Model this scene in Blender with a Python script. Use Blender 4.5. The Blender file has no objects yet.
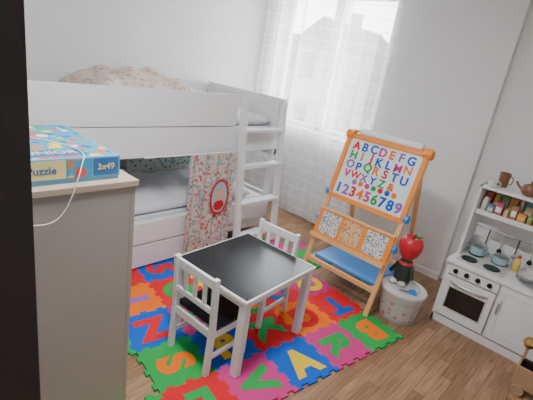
import bpy, bmesh, math, random
from mathutils import Matrix, Vector
random.seed(11)
S=bpy.context.scene
COL=S.collection

# ---------------- helpers ----------------
def mat(name,col,rough=0.5,metal=0.0,bump=0.0,bscale=200,spec=0.5,emit=0,var=0.0):
    m=bpy.data.materials.new(name); m.use_nodes=True
    nt=m.node_tree; b=nt.nodes['Principled BSDF']
    b.inputs['Base Color'].default_value=(*col,1)
    b.inputs['Roughness'].default_value=rough
    b.inputs['Metallic'].default_value=metal
    b.inputs['Specular IOR Level'].default_value=spec
    tc=nt.nodes.new('ShaderNodeTexCoord')
    if bump or var:
        n=nt.nodes.new('ShaderNodeTexNoise'); n.inputs['Scale'].default_value=bscale; n.inputs['Detail'].default_value=4
        nt.links.new(tc.outputs['Object'],n.inputs['Vector'])
    if bump:
        bp=nt.nodes.new('ShaderNodeBump'); bp.inputs['Strength'].default_value=bump; bp.inputs['Distance'].default_value=0.01
        nt.links.new(n.outputs['Fac'],bp.inputs['Height']); nt.links.new(bp.outputs['Normal'],b.inputs['Normal'])
    if var:
        mx=nt.nodes.new('ShaderNodeMix'); mx.data_type='RGBA'
        mx.inputs[6].default_value=(*[c*(1-var) for c in col],1); mx.inputs[7].default_value=(*[min(1,c*(1+var)) for c in col],1)
        nt.links.new(n.outputs['Fac'],mx.inputs[0]); nt.links.new(mx.outputs[2],b.inputs['Base Color'])
    return m

def empty(name,loc=(0,0,0),rz=0,parent=None):
    o=bpy.data.objects.new(name,None); COL.objects.link(o); o.location=loc; o.rotation_euler=(0,0,rz)
    o.empty_display_size=0.05
    if parent: o.parent=parent
    return o

def meshobj(name,me,parent=None,m=None,smooth=False):
    o=bpy.data.objects.new(name,me); COL.objects.link(o)
    if parent: o.parent=parent
    if m: me.materials.clear(); me.materials.append(m)
    if smooth:
        for p in me.polygons: p.use_smooth=True
    return o

def box(name,x0,x1,y0,y1,z0,z1,m,parent=None,bev=0.003,rot=None):
    bm=bmesh.new(); bmesh.ops.create_cube(bm,size=1)
    c=Vector(((x0+x1)/2,(y0+y1)/2,(z0+z1)/2))
    for v in bm.verts: v.co=Vector((v.co.x*(x1-x0),v.co.y*(y1-y0),v.co.z*(z1-z0)))
    b=min(bev,0.3*min(x1-x0,y1-y0,z1-z0))
    if b>0: bmesh.ops.bevel(bm,geom=bm.edges[:]+bm.verts[:],offset=b,segments=2,profile=0.7,affect='EDGES')
    me=bpy.data.meshes.new(name); bm.to_mesh(me); bm.free()
    o=meshobj(name,me,parent,m); o.location=c
    if rot: o.rotation_euler=rot
    return o

def beam(name,p0,p1,w,d,m,parent=None,bev=0.003,up=(0,0,1)):
    p0=Vector(p0);p1=Vector(p1); L=(p1-p0).length; z=(p1-p0).normalized()
    u=Vector((1,0,0)) if abs(z.x)<0.9 else Vector((0,1,0))
    y=z.cross(u).normalized(); x=y.cross(z).normalized()
    o=box(name,-w/2,w/2,-d/2,d/2,-L/2,L/2,m,parent,bev)
    M=Matrix((x,y,z)).transposed().to_4x4(); M.translation=(p0+p1)/2
    o.matrix_local=M
    return o

def lathe(name,prof,m,parent=None,loc=(0,0,0),n=40,rot=None,cap=True):
    bm=bmesh.new(); rings=[]
    for r,z in prof:
        rings.append([bm.verts.new((max(r,1e-4)*math.cos(2*math.pi*i/n),max(r,1e-4)*math.sin(2*math.pi*i/n),z)) for i in range(n)])
    for a,b in zip(rings[:-1],rings[1:]):
        for i in range(n): bm.faces.new((a[i],a[(i+1)%n],b[(i+1)%n],b[i]))
    if cap:
        bm.faces.new(rings[0][::-1]); bm.faces.new(rings[-1])
    bmesh.ops.recalc_face_normals(bm,faces=bm.faces[:])
    me=bpy.data.meshes.new(name); bm.to_mesh(me); bm.free()
    o=meshobj(name,me,parent,m,True); o.location=loc
    try: me.set_sharp_from_angle(angle=math.radians(40))
    except Exception: pass
    if rot: o.rotation_euler=rot
    return o
def cyl(name,r,z0,z1,m,parent=None,loc=(0,0,0),n=32,rot=None,b=0.002):
    b=min(b,r*0.4,(z1-z0)*0.4)
    return lathe(name,[(r-b,z0),(r,z0+b),(r,z1-b),(r-b,z1)],m,parent,loc,n,rot)

def tube(name,pts,r,m,parent=None,res=6):
    cu=bpy.data.curves.new(name,'CURVE'); cu.dimensions='3D'; cu.bevel_depth=r; cu.bevel_resolution=4; cu.resolution_u=res
    sp=cu.splines.new('NURBS'); sp.points.add(len(pts)-1); sp.use_endpoint_u=True; sp.order_u=3
    for p,q in zip(sp.points,pts): p.co=(*q,1)
    t=bpy.data.objects.new(name,cu); COL.objects.link(t)
    dg=bpy.context.evaluated_depsgraph_get(); me=bpy.data.meshes.new_from_object(t.evaluated_get(dg))
    bpy.data.objects.remove(t); 
    return meshobj(name,me,parent,m,True)

def textmesh(s,size,ext,off=0.0):
    cu=bpy.data.curves.new('t','FONT'); cu.body=s; cu.size=size; cu.extrude=ext; cu.offset=off
    cu.align_x='CENTER'; cu.align_y='CENTER'; cu.resolution_u=4
    t=bpy.data.objects.new('t',cu); COL.objects.link(t)
    dg=bpy.context.evaluated_depsgraph_get(); me=bpy.data.meshes.new_from_object(t.evaluated_get(dg))
    bpy.data.objects.remove(t)
    if me.vertices:
        xs=[v.co.x for v in me.vertices]; ys=[v.co.y for v in me.vertices]
        cx=(min(xs)+max(xs))/2; cy=(min(ys)+max(ys))/2
        for v in me.vertices: v.co.x-=cx; v.co.y-=cy
    return me

# ---------------- materials ----------------
M_wall=mat('wall_paint',(0.85,0.85,0.84),0.9,bump=0.5,bscale=60,spec=0.2)
M_ceil=mat('ceiling_paint',(0.85,0.85,0.85),0.9)
M_white=mat('white_lacquer',(0.83,0.83,0.825),0.4)
M_trim=mat('trim_white',(0.82,0.82,0.81),0.45)
M_black=mat('black_laminate',(0.005,0.007,0.010),0.2,spec=0.35)
M_cab=mat('cabinet_side',(0.39,0.365,0.335),0.55,var=0.05,bscale=8)
M_cabtop=mat('cabinet_top_wood',(0.48,0.39,0.30),0.5,var=0.1,bscale=10)
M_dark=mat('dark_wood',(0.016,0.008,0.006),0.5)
M_birch=mat('easel_wood',(0.78,0.45,0.19),0.45,var=0.12,bscale=14)
M_orange=mat('orange_paint',(0.92,0.28,0.03),0.45)
M_blueP=mat('blue_plastic',(0.03,0.28,0.80),0.35)
M_board=mat('whiteboard',(0.78,0.85,0.87),0.3)
M_paper=mat('paper',(0.85,0.85,0.83),0.8)
M_steel=mat('steel',(0.55,0.56,0.58),0.28,metal=1)
M_grey=mat('grey_plastic',(0.36,0.37,0.38),0.4)
M_lgrey=mat('light_grey',(0.58,0.58,0.57),0.5)
M_red=mat('red_gloss',(0.62,0.02,0.03),0.4)
M_dgreen=mat('dark_green',(0.02,0.035,0.025),0.5)
M_bed=mat('white_bedding',(0.70,0.715,0.76),0.9,bump=0.6,bscale=9)
M_glassdark=mat('oven_glass',(0.02,0.018,0.018),0.12)
M_teal=mat('pot_blue',(0.36,0.55,0.58),0.35)
M_gold=mat('brass',(0.65,0.42,0.15),0.3,metal=1)
M_pine=mat('pine',(0.42,0.27,0.16),0.5,var=0.15,bscale=12)
C={'red':(0.74,0.02,0.03),'orange':(0.92,0.19,0.01),'yellow':(0.88,0.61,0.03),'green':(0.02,0.40,0.08),
   'blue':(0.008,0.12,0.62),'pink':(0.62,0.05,0.24),'purple':(0.30,0.14,0.50),'sky':(0.05,0.34,0.76)}
MC={k:mat('foam_'+k,v,0.8,bump=0.1,bscale=300,spec=0.2) for k,v in C.items()}

def floor_mat():
    m=bpy.data.materials.new('laminate_floor'); m.use_nodes=True; nt=m.node_tree; N=nt.nodes; Lk=nt.links
    b=N['Principled BSDF']; tc=N.new('ShaderNodeTexCoord')
    mp=N.new('ShaderNodeMapping'); mp.inputs['Rotation'].default_value=(0,0,math.pi/2)
    Lk.new(tc.outputs['Object'],mp.inputs['Vector'])
    br=N.new('ShaderNodeTexBrick'); br.inputs['Scale'].default_value=1; br.inputs['Brick Width'].default_value=0.42
    br.inputs['Row Height'].default_value=0.066; br.inputs['Mortar Size'].default_value=0.0012; br.offset=0.37
    br.inputs['Color1'].default_value=(0.46,0.275,0.155,1); br.inputs['Color2'].default_value=(0.26,0.14,0.072,1)
    br.inputs['Mortar'].default_value=(0.14,0.075,0.04,1); br.inputs['Bias'].default_value=-0.1
    Lk.new(mp.outputs[0],br.inputs['Vector'])
    mp2=N.new('ShaderNodeMapping'); mp2.inputs['Scale'].default_value=(40,2.5,1); Lk.new(tc.outputs['Object'],mp2.inputs['Vector'])
    n=N.new('ShaderNodeTexNoise'); n.inputs['Scale'].default_value=2; n.inputs['Detail'].default_value=6; Lk.new(mp2.outputs[0],n.inputs['Vector'])
    cr=N.new('ShaderNodeValToRGB'); cr.color_ramp.elements[0].position=.3; cr.color_ramp.elements[0].color=(.62,.60,.58,1)
    cr.color_ramp.elements[1].position=.7; cr.color_ramp.elements[1].color=(1.15,1.12,1.1,1); Lk.new(n.outputs['Fac'],cr.inputs[0])
    mx=N.new('ShaderNodeMix'); mx.data_type='RGBA'; mx.blend_type='MULTIPLY'; mx.inputs[0].default_value=1
    Lk.new(br.outputs['Color'],mx.inputs[6]); Lk.new(cr.outputs[0],mx.inputs[7]); Lk.new(mx.outputs[2],b.inputs['Base Color'])
    b.inputs['Roughness'].default_value=0.36
    return m
M_floor=floor_mat()

def sheer_mat():
    m=bpy.data.materials.new('sheer_fabric'); m.use_nodes=True; nt=m.node_tree; N=nt.nodes; Lk=nt.links
    N.remove(N['Principled BSDF']); out=N['Material Output']
    d=N.new('ShaderNodeBsdfDiffuse'); d.inputs[0].default_value=(0.78,0.79,0.81,1)
    t=N.new('ShaderNodeBsdfTranslucent'); t.inputs[0].default_value=(0.94,0.95,0.97,1)
    tr=N.new('ShaderNodeBsdfTransparent')
    m1=N.new('ShaderNodeMixShader'); m1.inputs[0].default_value=0.58; Lk.new(d.outputs[0],m1.inputs[1]); Lk.new(t.outputs[0],m1.inputs[2])
    tc=N.new('ShaderNodeTexCoord'); sp=N.new('ShaderNodeSeparateXYZ'); Lk.new(tc.outputs['Object'],sp.inputs[0])
    def stripe(sock,freq,thr):
        a=N.new('ShaderNodeMath'); a.operation='MULTIPLY'; a.inputs[1].default_value=freq; Lk.new(sock,a.inputs[0])
        f=N.new('ShaderNodeMath'); f.operation='FRACT'; Lk.new(a.outputs[0],f.inputs[0])
        c=N.new('ShaderNodeMath'); c.operation='LESS_THAN'; c.inputs[1].default_value=thr; Lk.new(f.outputs[0],c.inputs[0]); return c.outputs[0]
    s1=stripe(sp.outputs['Z'],9.0,0.11); s2=stripe(sp.outputs['X'],15,0.14)
    mxx=N.new('ShaderNodeMath'); mxx.operation='MAXIMUM'; Lk.new(s1,mxx.inputs[0])
    h=N.new('ShaderNodeMath'); h.operation='MULTIPLY'; h.inputs[1].default_value=0.3; Lk.new(s2,h.inputs[0]); Lk.new(h.outputs[0],mxx.inputs[1])
    mr=N.new('ShaderNodeMapRange'); mr.inputs['To Min'].default_value=0.50; mr.inputs['To Max'].default_value=0.66; Lk.new(mxx.outputs[0],mr.inputs['Value'])
    m2=N.new('ShaderNodeMixShader'); Lk.new(mr.outputs[0],m2.inputs[0]); Lk.new(tr.outputs[0],m2.inputs[1]); Lk.new(m1.outputs[0],m2.inputs[2])
    Lk.new(m2.outputs[0],out.inputs[0]); return m
M_sheer=sheer_mat()

def pattern_mat(name,scale,cols,bg,thr=0.33):
    m=bpy.data.materials.new(name); m.use_nodes=True; nt=m.node_tree; N=nt.nodes; Lk=nt.links
    b=N['Principled BSDF']; b.inputs['Roughness'].default_value=0.9
    tc=N.new('ShaderNodeTexCoord'); v=N.new('ShaderNodeTexVoronoi'); v.inputs['Scale'].default_value=scale
    Lk.new(tc.outputs['Object'],v.inputs['Vector'])
    sx=N.new('ShaderNodeSeparateColor'); Lk.new(v.outputs['Color'],sx.inputs[0])
    cr=N.new('ShaderNodeValToRGB'); cr.color_ramp.interpolation='CONSTANT'
    while len(cr.color_ramp.elements)<len(cols): cr.color_ramp.elements.new(0.5)
    for i,c in enumerate(cols):
        cr.color_ramp.elements[i].position=i/len(cols); cr.color_ramp.elements[i].color=(*c,1)
    Lk.new(sx.outputs[0],cr.inputs[0])
    lt=N.new('ShaderNodeMath'); lt.operation='LESS_THAN'; lt.inputs[1].default_value=thr; Lk.new(v.outputs['Distance'],lt.inputs[0])
    mx=N.new('ShaderNodeMix'); mx.data_type='RGBA'; mx.inputs[6].default_value=(*bg,1); Lk.new(cr.outputs[0],mx.inputs[7]); Lk.new(lt.outputs[0],mx.inputs[0])
    Lk.new(mx.outputs[2],b.inputs['Base Color']); return m
M_curt=pattern_mat('bed_curtain_print',40,[(.58,.12,.14),(.18,.42,.42),(.75,.50,.42),(.28,.40,.26),(.68,.32,.36),(.28,.38,.48)],(.62,.56,.50),0.52)
M_duvet=pattern_mat('duvet_print',22,[(.64,.42,.36),(.74,.56,.48),(.60,.42,.38)],(.76,.66,.58),0.4)
M_kidblue=pattern_mat('storage_print',30,[(.1,.35,.2),(.15,.4,.5),(.7,.6,.3)],(.55,.62,.6),0.4)
M_card1=pattern_mat('card_print_1',60,[(.6,.1,.05),(.9,.6,.2),(.1,.3,.5),(.2,.4,.15)],(.75,.45,.22),0.4)
M_card2=pattern_mat('card_print_2',75,[(.05,.1,.2),(.4,.4,.4),(.1,.3,.1)],(.68,.68,.66),0.42)
M_boxpic=pattern_mat('puzzle_picture',24,[(.02,.16,.5),(.45,.25,.12),(.08,.40,.20),(.85,.8,.7),(.70,.10,.08),(.9,.6,.1)],(.05,.33,.58),0.55)
M_boxyel=mat('box_yellow',(.78,.66,.30),.5); M_boxblue=mat('box_blue',(.03,.16,.42),.5); M_boxlb=mat('box_light',(.14,.40,.60),.5)

# ---------------- camera ----------------
d=Vector((-186,1150,400)).normalized()
a=383.5; b_=(-(d.x*a)-d.z*400)/d.y
Yc=Vector((a,b_,400)).normalized(); Zc=-d; Xc=Yc.cross(Zc)
r=Vector((Xc.x,Yc.x,Zc.x)); dn=Vector((Xc.y,Yc.y,Zc.y)); fw=Vector((Xc.z,Yc.z,Zc.z))
Mx=Matrix((r,-dn,-fw)).transposed().to_4x4(); Mx.translation=(0,0,1.62)
cam=bpy.data.cameras.new('camera'); co=bpy.data.objects.new('camera',cam); COL.objects.link(co)
co.matrix_world=Mx; cam.sensor_width=36; cam.lens=36*400/533; cam.clip_start=0.02; S.camera=co

# ---------------- room ----------------
XL=-3.52; YB=3.55; XR=0.75; YN=-0.9; H=2.55
box('floor',XL-.15,XR+.15,YN-.15,YB+.45,-0.1,0,M_floor,bev=0)
box('ceiling',XL-.15,XR+.15,YN-.15,YB+.45,H,H+.1,M_ceil,bev=0)
box('wall_left',XL-.15,XL,YN-.15,YB+.2,0,H,M_wall,bev=0)
box('wall_right',XR,XR+.15,YN-.15,YB+.4,0,H,M_wall,bev=0)
box('wall_near',XL,XR,YN-.15,YN,0,H,M_wall,bev=0)
WB=empty('wall_window')
wx0,wx1,wz0,wz1=-3.30,-1.92,0.95,2.38; XK=-0.90
box('left_part',XL,wx0,YB,YB+.25,0,H,M_wall,WB,0)
box('right_part',wx1,XK,YB,YB+.25,0,H,M_wall,WB,0.006)
box('below_sill',wx0,wx1,YB,YB+.25,0,wz0,M_wall,WB,0)
box('above_window',wx0,wx1,YB,YB+.25,wz1,H,M_wall,WB,0)
box('niche_back',XK-.02,XR,YB+.07,YB+.35,0,H,M_wall,WB,0)
box('baseboard_left',XL,XL+.015,YN,YB,0,.06,M_trim)
box('baseboard_back',XL+.02,XK,YB-.015,YB,0,.06,M_trim)
W=empty('window_1')
fy0,fy1=YB+.12,YB+.18
for n,(x0,x1,z0,z1) in {'frame_left':(wx0,wx0+.07,wz0,wz1),'frame_right':(wx1-.07,wx1,wz0,wz1),'frame_bottom':(wx0,wx1,wz0,wz0+.07),
    'frame_top':(wx0,wx1,wz1-.07,wz1),'mullion':((wx0+wx1)/2-.05,(wx0+wx1)/2+.05,wz0,wz1)}.items():
    box(n,x0,x1,fy0,fy1,z0,z1,M_trim,W)
box('sill',wx0,wx1,YB,YB+.12,wz0,wz0+.02,M_trim,W)
M_stucco=mat('stucco',(.15,.12,.10),.9); M_roof=mat('roof_tiles',(.04,.038,.038),.8,var=.3,bscale=3); M_win=mat('house_window',(.02,.02,.025),.3)
M_pale=mat('pale_render',(.24,.22,.20),.9)
def house(name,x0,x1,y0,y1,eave,ridge,m):
    B=empty(name)
    box('facade',x0,x1,y0,y1,-6,eave,m,B,0)
    xm=(x0+x1)/2; o_=.25
    bm=bmesh.new()
    f=[(x0-o_,y0-.3,eave-.12),(x1+o_,y0-.3,eave-.12),(xm,y0-.3,ridge),(x0-o_,y1,eave-.12),(x1+o_,y1,eave-.12),(xm,y1,ridge)]
    vs=[bm.verts.new(p) for p in f]
    for q in [(0,1,2),(3,5,4),(0,2,5,3),(1,4,5,2),(0,3,4,1)]: bm.faces.new([vs[i] for i in q])
    me=bpy.data.meshes.new('roof'); bm.to_mesh(me); bm.free(); meshobj('roof',me,B,M_roof)
    k_=int((x1-x0)/1.1)
    for i in range(k_):
        for z in (eave-1.3,eave-3.2):
            xx=x0+.35+i*1.1; box('house_window',xx,xx+.6,y0-.05,y0+.02,z,z+.9,M_win,B,0)
    box('chimney',xm+.3,xm+.6,y0+1,y0+1.4,ridge-.8,ridge+.35,m,B,0)
house('neighbour_house',-10.9,-8.5,13,17,2.55,3.45,M_pale)
house('neighbour_house',-8.2,-4.6,13.5,17,1.55,2.35,M_stucco)
house('neighbour_house',-14.5,-11.3,13.5,17,1.7,2.6,M_stucco)

CU=empty('sheer_curtain')
def drape(name,x0,x1,y,z0,z1,amp,folds,m,parent,n=90,axis='x',seed=0):
    bm=bmesh.new(); rows=14; grid=[]
    for j in range(rows+1):
        z=z0+(z1-z0)*j/rows; row=[]
        for i in range(n+1):
            s=i/n; k=amp*(1-0.35*j/rows)
            off=k*math.sin(s*folds*2*math.pi+seed)+k*.4*math.sin(s*folds*4.3*math.pi+seed*2+z)
            p=(x0+(x1-x0)*s,y+off,z) if axis=='x' else (y+off,x0+(x1-x0)*s,z)
            row.append(bm.verts.new(p))
        grid.append(row)
    for j in range(rows):
        for i in range(n): bm.faces.new((grid[j][i],grid[j][i+1],grid[j+1][i+1],grid[j+1][i]))
    me=bpy.data.meshes.new(name); bm.to_mesh(me); bm.free()
    return meshobj(name,me,parent,m,True)
drape('panel_1',-3.44,-2.86,3.44,.04,2.47,.011,4,M_sheer,CU,seed=1)
drape('panel_2',-2.92,-2.32,3.475,.04,2.47,.011,4,M_sheer,CU,seed=2)
drape('panel_3',-2.38,-1.80,3.44,.04,2.47,.011,4,M_sheer,CU,seed=3)
box('curtain_rail',-3.46,-1.75,3.42,3.49,2.47,2.50,M_trim,CU)
for i in range(4): box('bracket',-3.3+i*.5,-3.28+i*.5,3.44,3.46,2.5,2.55,M_trim,CU)

D=empty('door_1')
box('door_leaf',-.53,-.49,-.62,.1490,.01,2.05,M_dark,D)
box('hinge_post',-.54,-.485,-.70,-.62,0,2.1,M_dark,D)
cyl('handle_rose',.025,0,.02,M_steel,D,(-.49,.08,1.0),rot=(0,math.pi/2,0))
tube('handle_lever',[(-.48,.08,1.0),(-.44,.08,1.0),(-.43,.04,1.0),(-.43,-.04,1.0)],.008,M_steel,D)

# ---------------- cabinet ----------------
K=empty('cabinet')
cx0,cx1,cy0,cy1,ch=-1.95,-1.33,-.25,.764,1.12
box('side_far',cx0,cx1,cy1-.02,cy1,.0,ch-.025,M_cab,K)
box('side_near',cx0,cx1,cy0,cy0+.02,.0,ch-.025,M_cab,K)
box('back_panel',cx1-.015,cx1,cy0+.02,cy1-.02,.0,ch-.025,M_cab,K)
box('bottom',cx0+.02,cx1-.015,cy0+.02,cy1-.02,.05,.07,M_cab,K)
box('top_board',cx0-.01,cx1+.008,cy0-.01,cy1+.008,ch-.025,ch,M_cabtop,K)
for i in range(3):
    z0=.08+i*.34
    box('drawer_front',cx0-.012,cx0+.008,cy0+.02,cy1-.02,z0,z0+.33,M_cab,K)
    tube('pull',[(cx0-.012,.15,z0+.2),(cx0-.04,.15,z0+.2),(cx0-.04,.35,z0+.2),(cx0-.012,.35,z0+.2)],.005,M_steel,K)
P=empty('puzzle_box',(0,0,0))
bx0,bx1,by0,by1=-1.90,-1.365,.30,.715; bz=ch; bh=.09
box('tray',bx0+.003,bx1-.003,by0+.003,by1-.003,bz,bz+.03,M_boxlb,P)
box('lid',bx0,bx1,by0,by1,bz+.012,bz+bh,M_boxlb,P)
box('lid_picture',bx0+.012,bx1-.012,by0+.012,by1-.012,bz+bh,bz+bh+.001,M_boxpic,P,0)
box('lid_picture_title',bx1-.11,bx1-.03,by0+.06,by1-.10,bz+bh+.001,bz+bh+.0016,M_boxblue,P,0)
t=textmesh('JUNIOR',.055,.0003,.001); o=meshobj('lid_text',t,P,M_boxyel); o.location=(bx1-.07,by0+.19,bz+bh+.002); o.rotation_euler=(0,0,math.pi/2)
box('side_label_blue',bx1,bx1+.001,by1-.10,by1-.008,bz+.02,bz+bh-.006,M_boxblue,P,0)
box('side_picture',bx1,bx1+.001,by1-.19,by1-.105,bz+.02,bz+bh-.006,M_boxpic,P,0)
box('side_label_yellow',bx1,bx1+.001,by0+.01,by1-.195,bz+.02,bz+bh-.006,M_boxyel,P,0)
t=textmesh('Puzzle',.036,.0006,.0004); o=meshobj('title',t,P,M_boxblue); o.matrix_local=Matrix(((0,0,1,bx1+.0015),(1,0,0,by1-.27),(0,1,0,bz+.052),(0,0,0,1)))
t=textmesh('3x49',.032,.0006,.0006); o=meshobj('count',t,P,M_boxyel); o.matrix_local=Matrix(((0,0,1,bx1+.0015),(1,0,0,by1-.054),(0,1,0,bz+.052),(0,0,0,1)))
tube('charging_cable',[(-1.72,.40,bz+bh+.006),(-1.66,.5,bz+bh+.006),(-1.5,.6,bz+bh+.006),(-1.375,.59,bz+bh+.006),(-1.350,.57,bz+bh-.01),(-1.312,.54,ch+.03),(-1.312,.50,ch-.08),(-1.312,.45,ch-.12),(-1.312,.38,ch-.11),(-1.312,.30,ch-.1)],.0018,M_paper)

# ---------------- bunk bed ----------------
BD=empty('bunk_bed')
fx=-2.42; bx=-3.48; yA=.70; yF=2.80; T=.035
def bb(n,*a,**k): return box(n,*a,M_white,BD,**k)
for n,x,y in (('post_1',fx-.04,yA),('post_2',bx,yA),('post_4',bx,yF-.04),('post_3',fx-.04,yF-.04)):
    bb(n,x,x+.04,y,y+.06,0,1.30)
bb('guard_board_front',fx,fx+.025,yA,2.24,1.088,1.335)
bb('side_rail_front',fx-.005,fx+.02,yA,yF,.87,1.078)
bb('post_mid',fx-.035,fx,2.17,2.24,.87,1.32)
bb('side_rail_back',bx,bx+.025,yA,yF,.87,1.30)
bb('foot_panel_upper',bx,fx+.03,yF-.012,yF+.018,1.04,1.325)
bb('foot_panel_mid',bx,fx,yF-.012,yF+.018,.80,1.02)
bb('foot_panel_low',bx,fx,yF-.012,yF+.018,.08,.42)
bb('head_panel_upper',bx,fx,yA-.02,yA+.01,.85,1.32)
bb('head_panel_low',bx,fx,yA-.02,yA+.01,.08,.42)
bb('upper_slats',bx+.03,fx-.01,yA+.02,yF-.02,.90,.93)
bb('lower_rail_front',fx+.02,fx+.045,yA,2.22,.22,.385)
bb('drawer_front',fx+.02,fx+.045,yA,2.22,.03,.205)
bb('lower_rail_front_end',fx-.01,fx+.02,yA,yF,.20,.385)
bb('lower_base',bx+.03,fx-.01,yA+.02,yF-.02,.10,.25)
def lad(y):
    beam('ladder_post',(fx+.05,y,1.32),(fx+.18,y,0.018),.035,.06,M_white,BD)
lad(2.28); lad(2.76)
for z in (.14,.44,.76,1.06):
    x=fx+.18-.13*z/1.3
    box('rung',x-.045,x+.045,2.29,2.75,z-.012,z+.012,M_white,BD)
def soft(name,x0,x1,y0,y1,z0,z1,m,parent,puff=.02,wr=.01,seed=0):
    nx,ny=24,36; bm=bmesh.new(); top=[];bot=[]
    for j in range(ny+1):
        tr=[];br=[]
        for i in range(nx+1):
            u=i/nx;v=j/ny; e=min(u,1-u,v*1.3,(1-v)*1.3)*2
            k=min(1,e/.35); k=math.sqrt(max(0,1-(1-k)**2))
            x=x0+(x1-x0)*u;y=y0+(y1-y0)*v
            w=wr*(math.sin(x*17+y*9+seed)+math.sin(x*7-y*21+seed*2)+.6*math.sin(y*33+x*13))
            z=(z0+z1)/2+((z1-z0)/2+puff*math.sin(math.pi*u)*math.sin(math.pi*v)+w)*k
            tr.append(bm.verts.new((x,y,z)))
            br.append(tr[-1] if i in(0,nx) or j in(0,ny) else bm.verts.new((x,y,(z0+z1)/2-(z1-z0)/2*k)))
        top.append(tr);bot.append(br)
    for j in range(ny):
        for i in range(nx):
            bm.faces.new((top[j][i],top[j][i+1],top[j+1][i+1],top[j+1][i]))
            q=(bot[j][i],bot[j+1][i],bot[j+1][i+1],bot[j][i+1])
            try: bm.faces.new(q)
            except Exception: pass
    bmesh.ops.recalc_face_normals(bm,faces=bm.faces[:])
    me=bpy.data.meshes.new(name); bm.to_mesh(me); bm.free(); return meshobj(name,me,parent,m,True)
box('upper_mattress',bx+.04,fx-.03,yA+.03,yF-.04,.93,1.06,M_bed,BD,bev=.03)
box('lower_mattress',bx+.04,fx-.03,yA+.03,yF-.04,.25,.40,M_bed,BD,bev=.03)
soft('duvet_upper',bx+.05,fx-.05,1.75,2.74,1.05,1.16,M_bed,BD,.03,.008,1)
soft('duvet_lower',bx+.05,fx-.04,1.0,2.6,.38,.48,M_bed,BD,.04,.01,2)
soft('folded_duvet',bx+.10,fx-.16,1.22,2.10,1.06,1.32,M_duvet,BD,.09,.014,5)
soft('pillow_lower',bx+.08,bx+.5,.8,1.3,.44,.56,M_kidblue,BD,.03,.004,3)
soft('folded_blanket',bx+.06,bx+.36,1.7,2.4,.44,.80,M_kidblue,BD,.02,.008,3)
BC=empty('bed_curtain')
drape('fabric',1.77,2.24,fx+.085,.07,.88,.016,4,M_curt,BC,n=80,axis='y',seed=1)
tube('rod',[(fx+.075,1.4,.885),(fx+.075,2.24,.885)],.006,M_white,BC)
n=32
def ell(rx,rz,x,cy=2.08,cz=.52): return [bm.verts.new((x,cy+rx*math.cos(2*math.pi*i/n),cz+rz*math.sin(2*math.pi*i/n))) for i in range(n)]
bm=bmesh.new(); A1=ell(.10,.155,fx+.110);A2=ell(.080,.132,fx+.110)
for i in range(n): bm.faces.new((A1[i],A1[(i+1)%n],A2[(i+1)%n],A2[i]))
me=bpy.data.meshes.new('m'); bm.to_mesh(me); bm.free(); meshobj('motif_red_border',me,BC,M_red)
bm=bmesh.new(); bm.faces.new(ell(.080,.132,fx+.1095)); me=bpy.data.meshes.new('m'); bm.to_mesh(me); bm.free(); meshobj('motif_field',me,BC,mat('motif_field',(.35,.55,.58),.9))
bm=bmesh.new(); bm.faces.new(ell(.045,.05,fx+.1105,2.08,.54)); me=bpy.data.meshes.new('m'); bm.to_mesh(me); bm.free(); meshobj('motif_face',me,BC,mat('motif_skin',(.75,.45,.32),.9))
bm=bmesh.new(); bm.faces.new(ell(.055,.045,fx+.1102,2.08,.45)); me=bpy.data.meshes.new('m'); bm.to_mesh(me); bm.free(); meshobj('motif_dress',me,BC,M_red)

# ---------------- foam mat ----------------
FM=empty('foam_puzzle_mat')
ang=-math.radians(9); v=Vector((-math.sin(ang),math.cos(ang))); e=Vector((math.cos(ang),math.sin(ang)))
Cn=Vector((-.71,2.45)); L=.32; AMP=.018
names=['red','orange','yellow','green','blue','pink','purple','sky']
def prof():
    out=[(0,0)]
    for k_ in range(3):
        s0=(k_+.5)/3; o=AMP
        for ds,oo in ((-.058,0),(-.075,o*.85),(-.062,o),(.062,o),(.075,o*.85),(.058,0)): out.append((s0+ds,oo))
    out.append((1,0)); return out
PR=prof()
lets=list('BRAVEXTGKPSQDHFZUYCJLOI0123456789')
grid={}
def P2(a,b): return Cn-e*a-v*b
bm=bmesh.new(); mats=[MC[k] for k in names]
wts=['red','red','orange','orange','green','green','green','blue','blue','pink','pink','yellow']
contr={'red':['green','yellow','blue'],'orange':['red','blue','purple','yellow'],'yellow':['purple','red','blue'],'green':['orange','pink','red'],
 'blue':['yellow','orange','red'],'pink':['green','yellow','sky'],'sky':['red','orange','yellow'],'purple':['yellow']}
k=0
rs=random.Random(7)
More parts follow.
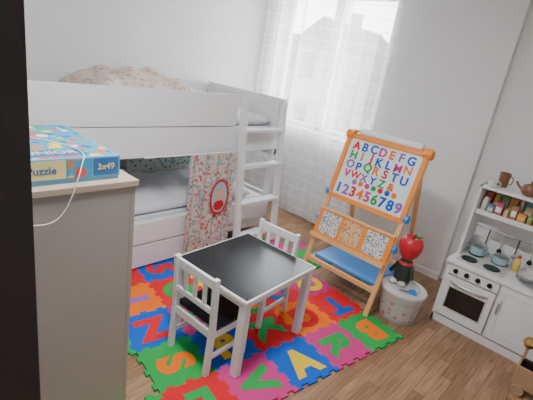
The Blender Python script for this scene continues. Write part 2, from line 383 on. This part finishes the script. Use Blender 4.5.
for i in range(7):
    for j in range(-1,7):
        c=P2((i+.5)*L,(j+.5)*L)
        if j==-1 and i<3: continue
        if c.x<-2.40 or (c.x<-1.22 and c.y<.83): continue
        if c.y>3.2 or c.y<.5: continue
        pts=[]
        a0,a1,b0,b1=i*L,(i+1)*L,j*L,(j+1)*L
        pts+=[(a0+s*L,b0+o) for s,o in PR[:-1]]
        pts+=[(a1+o,b0+s*L) for s,o in PR[:-1]]
        pts+=[(a0+s*L,b1+o) for s,o in PR[::-1][:-1]]
        pts+=[(a0+o,b0+s*L) for s,o in PR[::-1][:-1]]
        while True:
            col=rs.choice(wts)
            if col not in (grid.get((i-1,j)),grid.get((i,j-1))): break
        grid[(i,j)]=col
        vs=[]
        for p in pts:
            q=P2(*p); vs.append(bm.verts.new((q.x,q.y,.001)))
        vt=[bm.verts.new((q.co.x,q.co.y,.013)) for q in vs]
        f=bm.faces.new(vt); f.material_index=names.index(col); f.normal_update()
        if f.normal.z<0: f.normal_flip()
        N_=len(vs)
        for m_ in range(N_):
            g=bm.faces.new((vs[m_],vs[(m_+1)%N_],vt[(m_+1)%N_],vt[m_])); g.material_index=names.index(col)
        lc=rs.choice(contr[col])
        ch_=lets[k%len(lets)]; k+=1
        tm=textmesh(ch_,.26,.0006,.015)
        o=meshobj('letter_'+ch_,tm,FM,MC[lc]); q=P2((i+.5)*L-AMP*.3,(j+.5)*L+AMP*.3)
        o.location=(q.x,q.y,.0140); o.rotation_euler=(0,0,ang+rs.choice([0,0,math.pi/2,-math.pi/2]))
bmesh.ops.triangulate(bm,faces=[f for f in bm.faces if len(f.verts)>4])
me=bpy.data.meshes.new('tiles'); bm.to_mesh(me); bm.free()
for m_ in mats: me.materials.append(m_)
o=bpy.data.objects.new('tiles',me); COL.objects.link(o); o.parent=FM

# ---------------- table ----------------
TB=empty('childrens_table',(-1.42,1.56,.0150),math.radians(4))
hw,hd,th=.285,.315,.480
box('top',-hw,hw,-hd,hd,th-.022,th,M_white,TB,.005)
box('top_panel',-hw+.012,hw-.012,-hd+.012,hd-.012,th,th+.0015,M_black,TB,0)
for s in(-1,1):
    box('apron_x',-hw+.05,hw-.05,s*(hd-.045)-.009,s*(hd-.045)+.009,th-.075,th-.022,M_white,TB)
    box('apron_y',s*(hw-.045)-.009,s*(hw-.045)+.009,-hd+.05,hd-.05,th-.075,th-.022,M_white,TB)
    for q in(-1,1):
        cx,cy=s*(hw-.03),q*(hd-.03)
        box('leg',cx-.022,cx+.022,cy-.022,cy+.022,0,th-.022,M_white,TB,.004)

def chair(loc,rz):
    R=empty('childrens_chair',loc,rz)
    w=.15; dp=.26; sh=.29; H_=.585
    for s in(-1,1):
        beam('back_post',(s*w,-.014,H_),(s*w,0,sh),.026,.03,M_white,R)
        beam('back_leg',(s*w,0,sh+.005),(s*w,-.01,0.002),.028,.03,M_white,R)
        beam('front_leg',(s*w,dp,sh-.012),(s*w,dp+.005,0.002),.028,.03,M_white,R)
        box('side_rail',s*w-.009,s*w+.009,.015,dp-.015,sh-.06,sh-.015,M_white,R)
        box('side_stretcher',s*w-.008,s*w+.008,.0,dp,.10,.125,M_white,R)
    box('front_rail',-w,w,dp-.009,dp+.009,sh-.06,sh-.015,M_white,R)
    box('rear_rail',-w,w,-.009,.009,sh-.06,sh-.015,M_white,R)
    box('seat',-w-.01,w+.01,.02,dp+.025,sh-.015,sh+.003,M_black,R,.004)
    beam('top_rail',(-w,-.012,H_-.035),(w,-.012,H_-.035),.018,.05,M_white,R)
    beam('lower_rail',(-w,-.006,sh+.10),(w,-.006,sh+.10),.016,.03,M_white,R)
    for x in(-.075,0,.075):
        beam('slat',(x,-.012,H_-.05),(x,-.006,sh+.105),.028,.010,M_white,R)
    return R
chair((-1.385,1.165,.0150),math.radians(3))
chair((-1.53,1.935,.0150),math.radians(185))

# ---------------- easel ----------------
E=empty('childrens_easel',(-1.31,2.42,0),0)
Z0=.015
w=.31; ty=.33; tz=1.20; cosl=tz/math.hypot(ty,tz)
def fp(x,z,off=0):
    nx=-math.cos(math.atan2(ty,tz)); nz=math.sin(math.atan2(ty,tz))
    return Vector((x,ty*z/tz+nx*off,z+nz*off))
def onplane(name,x0,x1,z0,z1,off,th_,m):
    beam_=box(name,x0,x1,-th_/2,th_/2,-(z1-z0)/2/cosl,(z1-z0)/2/cosl,m,E,.002)
    beam_.location=fp((x0+x1)/2,(z0+z1)/2,off)
    beam_.rotation_euler=(-math.atan2(ty,tz),0,0); return beam_
for s in(-1,1):
    beam('front_leg',fp(s*w,tz),fp(s*w,Z0),.034,.022,M_birch,E)
    beam('rear_leg',(s*(w-.036),.34,tz-.03),(s*(w-.036),.72,0.008),.032,.022,M_birch,E)
    for z in(.74,):
        c=fp(s*(w+.022),z,0); cyl('knob_blue',.030,-.016,.016,M_blueP,E,c,rot=(0,math.pi/2,0))
    c=fp(s*(w+.022),.52,0); cyl('knob_blue',.028,-.014,.014,M_blueP,E,c,rot=(0,math.pi/2,0))
    c=fp(s*(w+.0),tz-.01,0); cyl('top_hinge',.036,-.03,.03,M_orange,E,c,rot=(0,math.pi/2,0))
onplane('whiteboard',-w+.02,w-.02,.73,1.185,.006,.006,M_board)
onplane('board_frame_bottom',-w,w,.700,.735,.012,.02,M_orange)
onplane('board_frame_top',-w,w,1.168,1.20,.012,.02,M_orange)
for s in(-1,1): onplane('board_frame_side',s*(w-.003)-.017,s*(w-.003)+.017,.73,1.19,.014,.02,M_orange)
cyl('paper_roll',.026,-.25,.25,M_paper,E,fp(0,1.225,-.02),rot=(0,math.pi/2,0))
cyl('roll_dowel',.010,-.32,.32,M_birch,E,fp(0,1.225,-.02),rot=(0,math.pi/2,0))
onplane('tray_back',-w-.01,w+.01,.39,.60,.028,.012,M_orange)
onplane('tray_lip',-w-.01,w+.01,.375,.405,.05,.035,M_birch)
onplane('tray_top_edge',-w-.01,w+.01,.595,.615,.035,.02,M_birch)
onplane('card_1',-.28,-.115,.42,.585,.036,.004,M_card2)
onplane('card_2',-.085,.08,.42,.585,.036,.004,M_card1)
onplane('card_3',.115,.28,.42,.585,.036,.004,M_card2)
box('lower_shelf',-w+.04,w-.04,.10,.52,.215,.232,M_blueP,E)
beam('stretcher_front',fp(-w,.20),fp(w,.20),.02,.035,M_birch,E)
box('stretcher_rear',-w+.03,w-.03,.585,.605,.20,.235,M_birch,E)
beam('shelf_arm',(-w+.036,.06,.205),(-w+.036,.6,.205),.02,.02,M_birch,E)
beam('shelf_arm',(w-.036,.06,.205),(w-.036,.6,.205),.02,.02,M_birch,E)
rows=[('ABCDEFG',1.120,.086),('HIJKLMN',1.048,.086),('OPQRSTU',.978,.086),('VWXYZ&',.912,.078)]
cyc=['red','blue','green','orange','purple','blue','pink']
rotm=(math.pi/2-math.atan2(ty,tz),0,0)
kk=0
for s_,z,sz in rows:
    n_=len(s_)
    for i,chh in enumerate(s_):
        tm=textmesh(chh,sz,.003,.0008 if chh in 'MNW' else .0020); o=meshobj('magnet_'+chh if chh!='&' else 'magnet_and',tm,E,MC[cyc[(kk*3+i)%7]]); kk+=1 if i%2 else 0
        x=-.225+i*.074; o.location=fp(x,z+random.uniform(-.004,.004),.012); o.rotation_euler=rotm
for i in range(7):
    o=cyl('magnet_disc',.020,-.002,.002,MC[['purple','orange','pink','green','red','blue','orange'][i]],E,fp(-.14+i*.055,.860,.011)); o.rotation_euler=rotm
for i in range(9):
    tm=textmesh(str(i+1),.105,.003,.0030); o=meshobj('magnet_%d'%(i+1),tm,E,MC[cyc[(i*3+1)%7]])
    o.location=fp(-.25+i*.0625,.790,.012); o.rotation_euler=rotm

# ---------------- play kitchen ----------------
PK=empty('play_kitchen',(-.70,2.87,0))
Wd=.72; Dp=.40
def kb(n,*a,m=M_white,**k): return box(n,*a,m,PK,**k)
kb('side_left',0,.02,0.01,Dp,0,.48); kb('side_right',Wd-.02,Wd,0.01,Dp,0,.48)
kb('base',.02,Wd-.02,.03,Dp,.05,.07); kb('plinth',.0,Wd,.01,.03,0,.06)
kb('back_lower',.02,Wd-.02,Dp-.012,Dp,.05,.48)
kb('divider',.345,.36,.02,Dp-.02,.07,.48)
kb('counter',-.012,Wd+.012,-.012,Dp,.48,.505,bev=.005)
kb('control_panel',.02,.35,0,.02,.40,.475)
kb('oven_door',.022,.348,-.004,.016,.075,.39)
kb('oven_window_frame',.055,.315,-.0065,-.003,.14,.32,m=M_lgrey,bev=.001)
kb('oven_window',.065,.305,-.008,-.003,.15,.31,m=M_glassdark,bev=.001)
tube('oven_handle',[(.06,-.004,.352),(.06,-.03,.352),(.31,-.03,.352),(.31,-.004,.352)],.006,M_steel,PK)
for i in range(4):
    cyl('knob',.016,0,.018,M_black,PK,(.07+i*.075,0,.438),rot=(math.pi/2,0,0))
kb('cupboard_door',.362,Wd-.022,-.004,.016,.075,.475)
kb('door_inset',.40,Wd-.06,-.0065,-.003,.12,.43,m=M_lgrey,bev=.001)
kb('door_inset_panel',.403,Wd-.063,-.0075,-.003,.123,.427)
tube('door_handle',[(.385,-.004,.27),(.385,-.03,.27),(.385,-.03,.37),(.385,-.004,.37)],.006,M_steel,PK)
kb('hob_plate',.03,.34,.04,.36,.505,.509,m=M_lgrey,bev=.001)
for i,(x,y) in enumerate([(.10,.12),(.25,.12),(.10,.28),(.26,.28)]):
    cyl('burner',.055,0,.007,M_black,PK,(x,y,.509))
bz_=.506
lathe('sink',[(.06,0),(.11,.001),(.135,.004),(.14,.006),(.135,.007),(.125,.005),(.10,.0022),(.05,.0015)],M_grey,PK,(.53,.19,bz_))
cyl('drain',.02,0,.003,M_grey,PK,(.53,.19,bz_+.001))
tube('faucet',[(.53,.345,.505),(.53,.345,.60),(.53,.345,.66),(.53,.30,.685),(.53,.25,.66),(.53,.24,.63)],.011,M_steel,PK)
hy=.16
kb('hutch_left',0,.018,hy,Dp,.505,1.04); kb('hutch_right',Wd-.018,Wd,hy,Dp,.505,1.04)
kb('hutch_top',0,Wd,hy,Dp,1.022,1.04)
kb('hutch_shelf',.018,Wd-.018,hy+.03,Dp,.83,.846)
kb('hutch_lip',.018,Wd-.018,hy+.028,hy+.04,.846,.865)
kb('hutch_back_low',.018,Wd-.018,Dp-.012,Dp,.505,.62)
kb('hutch_back_mid',.018,Wd-.018,Dp-.012,Dp,.72,1.022)
tube('utensil_rail',[(.02,.37,.70),(.70,.37,.70)],.005,M_steel,PK)
for i in range(5):
    x_=.12+i*.1
    tube('utensil',[(x_,.362,.70),(x_,.355,.66),(x_,.355,.58)],.004,M_grey if i%2 else M_black,PK)
    lathe('utensil_head',[(0,-.02),(.015,-.012),(.018,0),(.012,.014),(.004,.02)],M_black if i%2 else M_steel,PK,(x_,.353,.57))
def pot(name,x,y,z,r,h,m):
    G=empty(name,(-.70+x,2.87+y,z))
    lathe('body',[(r*.9,0),(r,.006),(r,h),(r+.003,h+.002)],m,G)
    lathe('lid',[(r+.002,h+.003),(r*.8,h+.012),(r*.3,h+.018),(.008,h+.02),(.008,h+.028),(.013,h+.033),(.008,h+.04)],M_steel,G)
    for s in(-1,1): tube('handle',[(s*r,-.018,h*.7),(s*(r+.02),-.016,h*.75),(s*(r+.02),.016,h*.75),(s*r,.018,h*.7)],.004,m,G)
pot('toy_cooking_pot',.10,.28,.516,.052,.06,M_teal)
pot('toy_cooking_pot',.26,.27,.516,.052,.05,M_teal)
G=empty('toy_groceries',(-.70,2.87,.847))
cols=[(.6,.1,.08),(.8,.55,.15),(.2,.35,.15),(.65,.3,.12),(.75,.7,.6),(.15,.3,.45),(.5,.1,.2),(.7,.6,.3),(.4,.2,.1),(.8,.3,.1),(.3,.45,.15),(.7,.15,.1),(.8,.7,.4),(.2,.15,.12),(.6,.4,.2)]
gm=[mat('grocery_%d'%i,c,.5) for i,c in enumerate(cols)]
for row,yy in enumerate((.34,.255)):
    x=.025; i=row*4
    while x<.64:
        wv=random.uniform(.035,.055); hv=random.uniform(.11,.16) if row==0 else random.uniform(.06,.105)
        mm=gm[i%15]
        if i%3==1: lathe('jar',[(wv*.42,0),(wv*.45,.005),(wv*.45,hv*.75),(wv*.3,hv*.85),(wv*.3,hv),(wv*.1,hv)],mm,G,(x+wv/2,yy,0))
        else: 
            box('pack',x,x+wv,yy-.03,yy+.03,0,hv,mm,G)
            box('label',x+.006,x+wv-.006,yy-.0315,yy-.03,hv*.3,hv*.7,gm[(i+7)%15] if i%2 else M_paper,G,0)
        x+=wv+.005; i+=1
def mug(name,loc,m,r=.032,h=.06):
    G=empty(name,loc)
    lathe('body',[(r*.8,0),(r*.9,.003),(r,h),(r-.003,h),(r*.85,.01),(r*.1,.008)],m,G,cap=False)
    tube('handle',[(r*.9,0,h*.8),(r+.02,0,h*.85),(r+.02,0,h*.25),(r*.85,0,h*.2)],.004,m,G)
M_brown=mat('brown_ceramic',(.22,.1,.05),.35); M_cream=mat('cream_ceramic',(.7,.66,.6),.4)
mug('toy_mug',(-.64,3.08,1.041),M_cream,.03,.05)
mug('toy_mug',(-.60,3.18,1.041),M_brown,.036,.10)
TP=empty('toy_teapot',(-.42,3.12,1.041))
lathe('body',[(.035,0),(.052,.02),(.055,.045),(.042,.07),(.02,.078),(.008,.082),(.012,.092),(.004,.1)],M_brown,TP)
tube('spout',[(-.045,0,.03),(-.08,0,.05),(-.09,0,.075)],.008,M_brown,TP)
tube('handle',[(.045,0,.06),(.085,0,.065),(.085,0,.025),(.048,0,.02)],.006,M_brown,TP)
mug('toy_mug',(-.26,3.15,1.041),M_cream,.035,.07)
DB=empty('dish_soap_bottle',(-.335,3.13,.506))
lathe('body',[(.02,0),(.024,.005),(.024,.07),(.012,.09),(.010,.10)],gm[1],DB); lathe('cap',[(.012,.10),(.012,.115),(.005,.125)],M_red,DB)
PL=empty('toy_bowl',(-.24,3.02,.514))
lathe('bowl',[(.025,0),(.045,.012),(.06,.035),(.057,.035),(.042,.015),(.005,.006)],M_lgrey,PL,cap=False)

# ---------------- bin & toy ----------------
BK=empty('storage_bin',(-.87,2.66,0))
lathe('body',[(.12,0),(.125,.006),(.147,.20),(.155,.215),(.155,.228),(.145,.23)],M_lgrey,BK)
M_dec=pattern_mat('bin_print',22,[(.45,.06,.06),(.35,.3,.3),(.5,.2,.2)],(.50,.48,.46),.35)
lathe('printed_band',[(.1295,.03),(.146,.17)],M_dec,BK,cap=False)
lathe('lid',[(.157,.225),(.162,.235),(.157,.247),(.12,.252),(.02,.253)],M_lgrey,BK)
lathe('lid_rim',[(.10,.2525),(.105,.257),(.11,.2525)],M_grey,BK,cap=False)
AP=empty('apple_figure_toy',(-.92,2.69,.2565))
lathe('body',[(.045,0),(.06,.01),(.062,.08),(.05,.15),(.03,.20),(.02,.24)],M_dgreen,AP)
lathe('collar',[(.048,.150),(.054,.155),(.046,.172),(.040,.170)],M_red,AP,cap=False)
for s in(-1,1): beam('arm',(s*.045,0,.15),(s*.085,-.03,.06),.026,.026,M_dgreen,AP,.008)
for s in(-1,1): lathe('foot',[(.0,-.0),(.025,.004),(.03,.015),(.02,.03),(.0,.034)],M_lgrey,AP,(s*.03,-.055,0))
lathe('apple_head',[(.012,.195),(.040,.195),(.066,.228),(.082,.275),(.084,.31),(.072,.345),(.05,.360),(.02,.348),(.005,.335)],M_red,AP)
tube('stem',[(0,0,.335),(.004,0,.365),(.015,0,.385)],.005,M_dgreen,AP)
lathe('leaf',[(0,-.03),(.012,-.01),(.012,.01),(0,.03)],mat('leaf',(.08,.3,.05),.5),AP,(.035,0,.375),rot=(0,1.2,0))
SR=empty('toy_scissors',(-.81,2.60,.262),.6)
for s in(-1,1):
    tube('grip',[(0,s*.015,0),(.02,s*.035,0),(.045,s*.03,0),(.045,s*.008,0),(.02,s*.004,0),(0,s*.012,0)],.005,M_blueP,SR)
    beam('blade',(0,s*.008,0),(-.07,-s*.004,0),.008,.003,M_steel,SR,.0005)

TC=empty('toy_doll_pram',(.02,2.66,0))
box('side_board',-.10,.10,-.012,.012,.05,.18,M_dark,TC)
box('box_floor',-.10,.10,-.10,.012,.05,.062,M_pine,TC)
box('side_board_near',-.10,.10,-.112,-.10,.05,.18,M_pine,TC)
for s in(-1,1):
    box('end_board',s*.1-.006,s*.1+.006,-.11,.01,.05,.18,M_pine,TC)
    for y in(-.125,.02): cyl('wheel',.035,-.007,.007,M_pine,TC,(s*.06,y,.036),rot=(math.pi/2,0,0))
beam('handle_post',(-.095,0,.15),(-.095,.0,.27),.018,.018,M_pine,TC)
lathe('handle_knob',[(0,-.035),(.024,-.028),(.036,0),(.024,.028),(0,.035)],M_gold,TC,(-.095,0,.29))

# ---------------- lights ----------------
w_=bpy.data.worlds.new('w'); S.world=w_; w_.use_nodes=True
w_.node_tree.nodes['Background'].inputs[0].default_value=(0.94,0.97,1,1); w_.node_tree.nodes['Background'].inputs[1].default_value=12.0
LP=empty('ceiling_fill',(-1.1,.9,H))  # added out-of-view ceiling fixture, carries the room's fill light
lathe('fill_housing',[(.20,-.08),(.22,-.06),(.22,-.01),(.20,0)],mat('fill_housing_paint',(.9,.88,.84),.6),LP)
al=bpy.data.lights.new('fill_area','AREA'); al.shape='DISK'; al.size=.5; al.energy=50; al.color=(.97,.985,1)  # added area light, brightens the interior from above
ao=bpy.data.objects.new('fill_light',al); COL.objects.link(ao); ao.parent=LP; ao.location=(0,0,-.10)
sun=bpy.data.lights.new('sun','SUN'); sun.energy=3; sun.angle=math.radians(40); sun.color=(.97,.98,1)
so=bpy.data.objects.new('sun',sun); COL.objects.link(so)
so.rotation_euler=Vector((-.15,.8,.6)).to_track_quat('Z','Y').to_euler()
